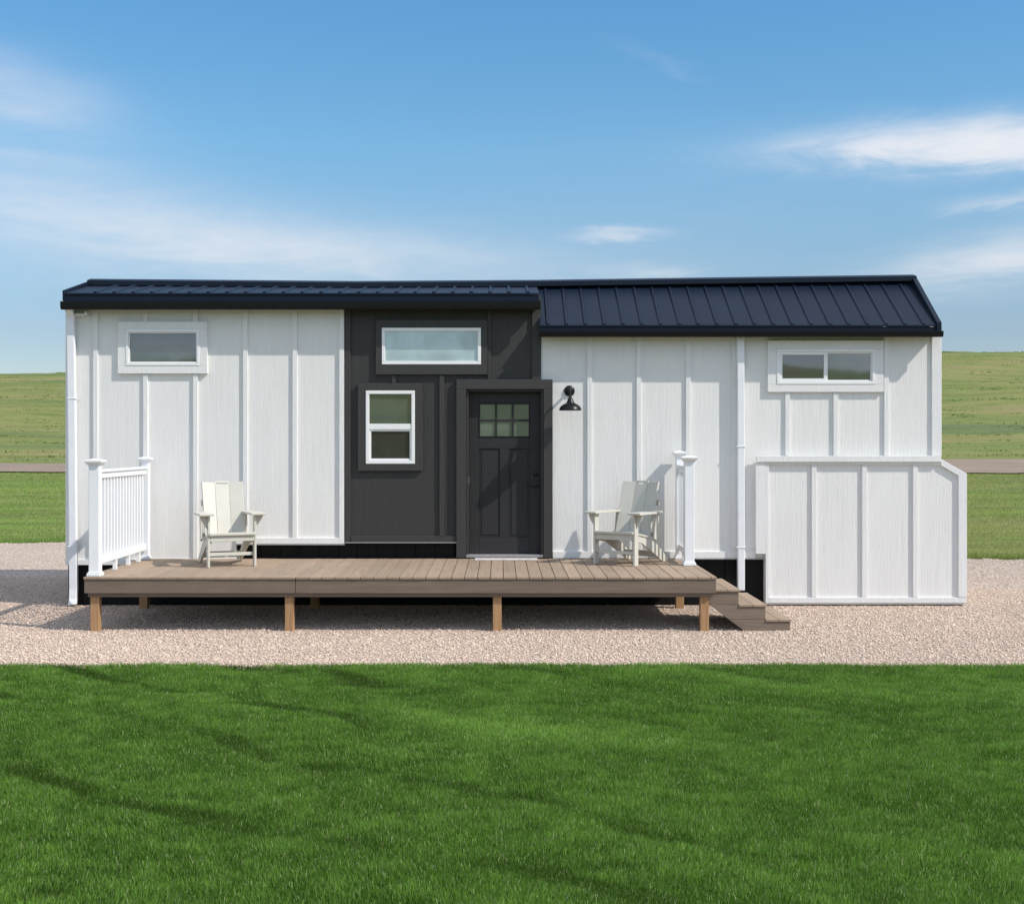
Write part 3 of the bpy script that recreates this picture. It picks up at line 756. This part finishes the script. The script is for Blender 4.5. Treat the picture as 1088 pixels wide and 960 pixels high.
# coarser grass of the field behind the gravel, to both sides
def field_blades():
    out = []
    for (f0, f1, N, tintmul) in ((-.62,-.31,110000,0),(.31,.62,110000,1)):
        y = 22.6+(60-22.6)*rng.random(N)**1.6
        x = y*(f0+(f1-f0)*rng.random(N))
        k = (y > gravel_back(x)+rng.normal(0,.05,N)) & (y < 59.6-.012*x); x, y = x[k], y[k]
        out.append((x,y,np.full(len(x),tintmul)))
    x = np.concatenate([o[0] for o in out]); y = np.concatenate([o[1] for o in out]); s = np.concatenate([o[2] for o in out]); n = len(x)
    p = fbm(x*.16,y*.42,70); p2 = fbm(x*.28,y*1.5,75)
    H = (.018+.05*p2)*rng.uniform(.6,1.3,n)*np.clip(.6+y/70,0,1.4); W_ = rng.uniform(.003,.006,n)*y/26
    green = np.array([.24,.38,.085]); green2 = np.array([.31,.39,.105]); tan = np.array([.47,.36,.20])
    base = np.where(s[:,None] > 0, green2, green)*(.45+1.1*p2[:,None])
    kt = np.clip((p-.5+.10*s+.22*s*np.exp(-((y-26)/2.2)**2))*3.6,0,1)*np.where(s>0,.85,.3)*rng.random(n)
    edge = (y < gravel_back(x)+.8); kt = np.where(edge, kt*.1, kt)
    tint = base*(1-kt[:,None])+tan*kt[:,None]
    tint = np.where(edge[:,None], tint*.75, tint)*rng.uniform(.75,1.25,(n,1))
    H = np.where(edge, H*2.0, H)
    return blades(np.stack([x,y],-1), height(x,y), H, W_, tint, np.full(n,-.5), np.full(n,.5))
Vv, Fc, cc = field_blades()
fg = npmesh('field_grass', Vv, Fc, 3, M['blade'], cc)
tag(fg, 'rougher meadow grass between the gravel yard and the dirt road', 'grass', kind='stuff')
def hill_tufts():
    nc = 260; q = 30
    sgn = np.where(rng.random(nc) < .45, -1, 1); yc_ = 64+(255-64)*rng.random(nc)**1.1; xc_ = yc_*sgn*(.29+.16*rng.random(nc))
    wd = rng.gamma(2.2,.5,nc)+.3
    x = (xc_[:,None]+rng.normal(0,1,(nc,q))*wd[:,None]).ravel(); y = (yc_[:,None]+rng.normal(0,.35,(nc,q))).ravel()
    k = y > 67.3+.028*x+.11*np.maximum(x-6,0).clip(0,60); x, y = x[k], y[k]; n = len(x)
    p = fbm(x*.05,y*.09,80); p2 = fbm(x*.3,y*.5,85)
    k = rng.random(n) < np.clip((p2-.15)*2.2,.2,1); x,y,p,p2 = x[k],y[k],p[k],p2[k]; n = len(x)
    H = (.05+.10*p2)*rng.uniform(.5,1.3,n); W_ = rng.uniform(.03,.09,n)*(y/120+.3)
    a_, b_, c_ = np.array([.20,.28,.09]), np.array([.30,.36,.11]), np.array([.38,.33,.17])
    kk = np.clip((p-.3)*2.2,0,1)[:,None]; tint = a_*(1-kk)+b_*kk
    kt = (np.clip((p-.52)*4,0,1)*rng.random(n))[:,None]; tint = (tint*(1-kt)+c_*kt)*rng.uniform(.7,1.25,(n,1))
    return blades(np.stack([x,y],-1), height(x,y), H, W_, tint, np.full(n,-.5), np.full(n,.6))
Vv, Fc, cc = hill_tufts()
ht = npmesh('hill_grass', Vv, Fc, 3, M['blade'], cc)
tag(ht, 'grass tufts over the low hill beyond the dirt road', 'grass', kind='stuff')

# ------------------------------------------------------------------ light and sky
to_sun = Vector((.92,-.42,1.0)).normalized()
el = math.asin(to_sun.z); az = math.atan2(to_sun.x, to_sun.y)
sd = bpy.data.lights.new('sun', 'SUN'); sd.energy = 3.2; sd.angle = R(.5); sd.color = (1,.94,.86)
so = bpy.data.objects.new('sun', sd); col.objects.link(so); so.rotation_euler = (-to_sun).to_track_quat('-Z','Y').to_euler(); so.location = to_sun*60

world = bpy.data.worlds.new('World'); scene.world = world; world.use_nodes = True
nt = world.node_tree; N = nt.nodes; Lk = nt.links
bg = N['Background']
sky = N.new('ShaderNodeTexSky'); sky.sky_type = 'NISHITA'; sky.sun_disc = False; sky.sun_elevation = el; sky.sun_rotation = az
sky.altitude = 1200; sky.air_density = 1.0; sky.dust_density = .35; sky.ozone_density = 2.2
def wm(op, a, b=None, c=None, clamp=False):
    nd = N.new('ShaderNodeMath'); nd.operation = op; nd.use_clamp = clamp
    for i, v in enumerate((a,b,c)):
        if v is None: continue
        if hasattr(v,'is_linked'): Lk.new(v, nd.inputs[i])
        else: nd.inputs[i].default_value = v
    return nd.outputs[0]
tc = N.new('ShaderNodeTexCoord'); sx = N.new('ShaderNodeSeparateXYZ'); Lk.new(tc.outputs['Generated'], sx.inputs[0])
azn = wm('ARCTAN2', sx.outputs['X'], sx.outputs['Y']); eln = wm('ARCSINE', sx.outputs['Z'])
cv = N.new('ShaderNodeCombineXYZ'); Lk.new(wm('MULTIPLY', azn, 1.0), cv.inputs[0]); Lk.new(wm('MULTIPLY', eln, 4.2), cv.inputs[1])
def wnoise(scale, detail, rough=.6, dist=.0, seed=0):
    nd = N.new('ShaderNodeTexNoise'); nd.inputs['Scale'].default_value = scale; nd.inputs['Detail'].default_value = detail
    nd.inputs['Roughness'].default_value = rough; nd.inputs['Distortion'].default_value = dist
    mp = N.new('ShaderNodeMapping'); mp.inputs['Location'].default_value = (seed*3.1, seed*1.7, seed); Lk.new(cv.outputs[0], mp.inputs[0]); Lk.new(mp.outputs[0], nd.inputs['Vector'])
    return nd.outputs['Fac']
n_a = wnoise(9, 6, .62, .8, 1); n_b = wnoise(26, 5, .6, .3, 2); n_c = wnoise(3.2, 5, .55, .3, 5)
wob_e = wm('MULTIPLY', wm('SUBTRACT', n_a, .5), .030); wob_a = wm('MULTIPLY', wm('SUBTRACT', n_c, .5), .10)
A_ = wm('ADD', azn, wob_a); E_ = wm('ADD', eln, wob_e)
def A(px): return math.atan((px-HX)/F)
def E(py, px=530): return math.atan((HY-py)/math.hypot(F, px-HX))
tex = wm('ADD', wm('MULTIPLY', wm('SUBTRACT', n_a, .5), 2.3), wm('MULTIPLY', wm('SUBTRACT', n_b, .5), 1.5))
def cloud_group(items, texamt):
    tot = None
    for (px, py, hw, hh, am, tl) in items:      # centre, half width, half height, amount, tilt
        da = wm('MULTIPLY', wm('SUBTRACT', A_, A(px)), F/hw)
        de = wm('MULTIPLY', wm('ADD', wm('SUBTRACT', E_, E(py,px)), wm('MULTIPLY', wm('SUBTRACT', A_, A(px)), tl)), F/hh)
        r2 = wm('ADD', wm('MULTIPLY', da, da), wm('MULTIPLY', de, de))
        m = wm('MULTIPLY', wm('EXPONENT', wm('MULTIPLY', r2, -1.0)), am)
        tot = m if tot is None else wm('ADD', tot, m)
    return wm('MAXIMUM', wm('MULTIPLY', tot, wm('ADD', 1.0, wm('MULTIPLY', tex, texamt))), 0.0)
crisp = cloud_group(((1040,150,145,19,1.25,.02),(1088,160,90,16,.4,0),(915,160,100,12,.32,.04),(1065,275,130,22,.66,-.14),(673,248,42,5,.50,0),(690,287,45,7,.20,0),(690,64,50,6,.045,.35),(1085,214,60,8,.33,0)), 1.0)
veil = cloud_group(((50,212,330,46,.40,.15),(0,92,100,32,.36,.16),(400,268,230,22,.20,.08),(230,268,420,40,.18,0),(30,170,70,8,.12,.1),(760,200,330,60,.05,0)), .45)
crisp = wm('SUBTRACT', 1.0, wm('EXPONENT', wm('MULTIPLY', crisp, -1.25)))
body = wm('ADD', crisp, wm('MULTIPLY', veil, .92))
fill_cloud = wm('MULTIPLY', wm('SUBTRACT', n_c, .38), 4.5, clamp=True)          # bright cloud added out of view to fill the shaded walls
def ease(v, a, b):
    nd = N.new('ShaderNodeMapRange'); nd.interpolation_type = 'SMOOTHSTEP'; Lk.new(v, nd.inputs[0]); nd.inputs[1].default_value = a; nd.inputs[2].default_value = b; return nd.outputs[0]
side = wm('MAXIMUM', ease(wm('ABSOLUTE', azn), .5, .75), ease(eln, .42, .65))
mask = wm('MINIMUM', wm('ADD', wm('MAXIMUM', body, 0.0), wm('MULTIPLY', fill_cloud, side)), .93)
up = wm('GREATER_THAN', sx.outputs['Z'], -.02); mask = wm('MULTIPLY', mask, up)
tone = N.new('ShaderNodeMix'); tone.data_type = 'RGBA'; tone.blend_type = 'MULTIPLY'; tone.inputs[0].default_value = 1
Lk.new(sky.outputs[0], tone.inputs[6]); tr_ = N.new('ShaderNodeValToRGB'); Lk.new(wm('MULTIPLY', eln, 2.0), tr_.inputs['Fac'])
stops = [(.0,(.58,.57,.585)),(.16,(.60,.60,.625)),(.27,(.68,.76,.75)),(.44,(.69,.96,.96)),(.66,(.58,.99,1.09)),(1,(.60,.90,1.0))]
while len(tr_.color_ramp.elements) < len(stops): tr_.color_ramp.elements.new(.5)
for e_, (p_, c_) in zip(tr_.color_ramp.elements, stops): e_.position = p_; e_.color = c_+(1,)
Lk.new(tr_.outputs['Color'], tone.inputs[7])
cl = N.new('ShaderNodeMix'); cl.data_type = 'RGBA'
Lk.new(mask, cl.inputs[0]); Lk.new(tone.outputs[2], cl.inputs[6]); cc_ = N.new('ShaderNodeMix'); cc_.data_type = 'RGBA'; Lk.new(side, cc_.inputs[0]); cc_.inputs[6].default_value = (5.5,5.55,5.8,1); cc_.inputs[7].default_value = (6.6,7.2,8.2,1)  # colour of the added unseen clouds is raised for more fill light
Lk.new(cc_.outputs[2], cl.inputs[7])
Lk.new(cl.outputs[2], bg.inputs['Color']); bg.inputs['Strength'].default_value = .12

# ------------------------------------------------------------------ camera, view
cd = bpy.data.cameras.new('camera'); co = bpy.data.objects.new('camera', cd); col.objects.link(co)
co.location = (0,0,CAM_Z); co.rotation_euler = (R(90),0,0)
cd.sensor_width = 36; cd.sensor_fit = 'HORIZONTAL'; cd.lens = 36*F/1088
cd.shift_x = (544-HX)/1088; cd.shift_y = -(480-HY)/1088
cd.clip_start = .1; cd.clip_end = 5000
scene.camera = co
vs = scene.view_settings; vs.view_transform = 'Standard'; vs.look = 'None'; vs.gamma = 1; vs.exposure = .40; vs.use_curve_mapping = False
for o in list(bpy.data.objects):
    if 'world_built' in o: del o['world_built']
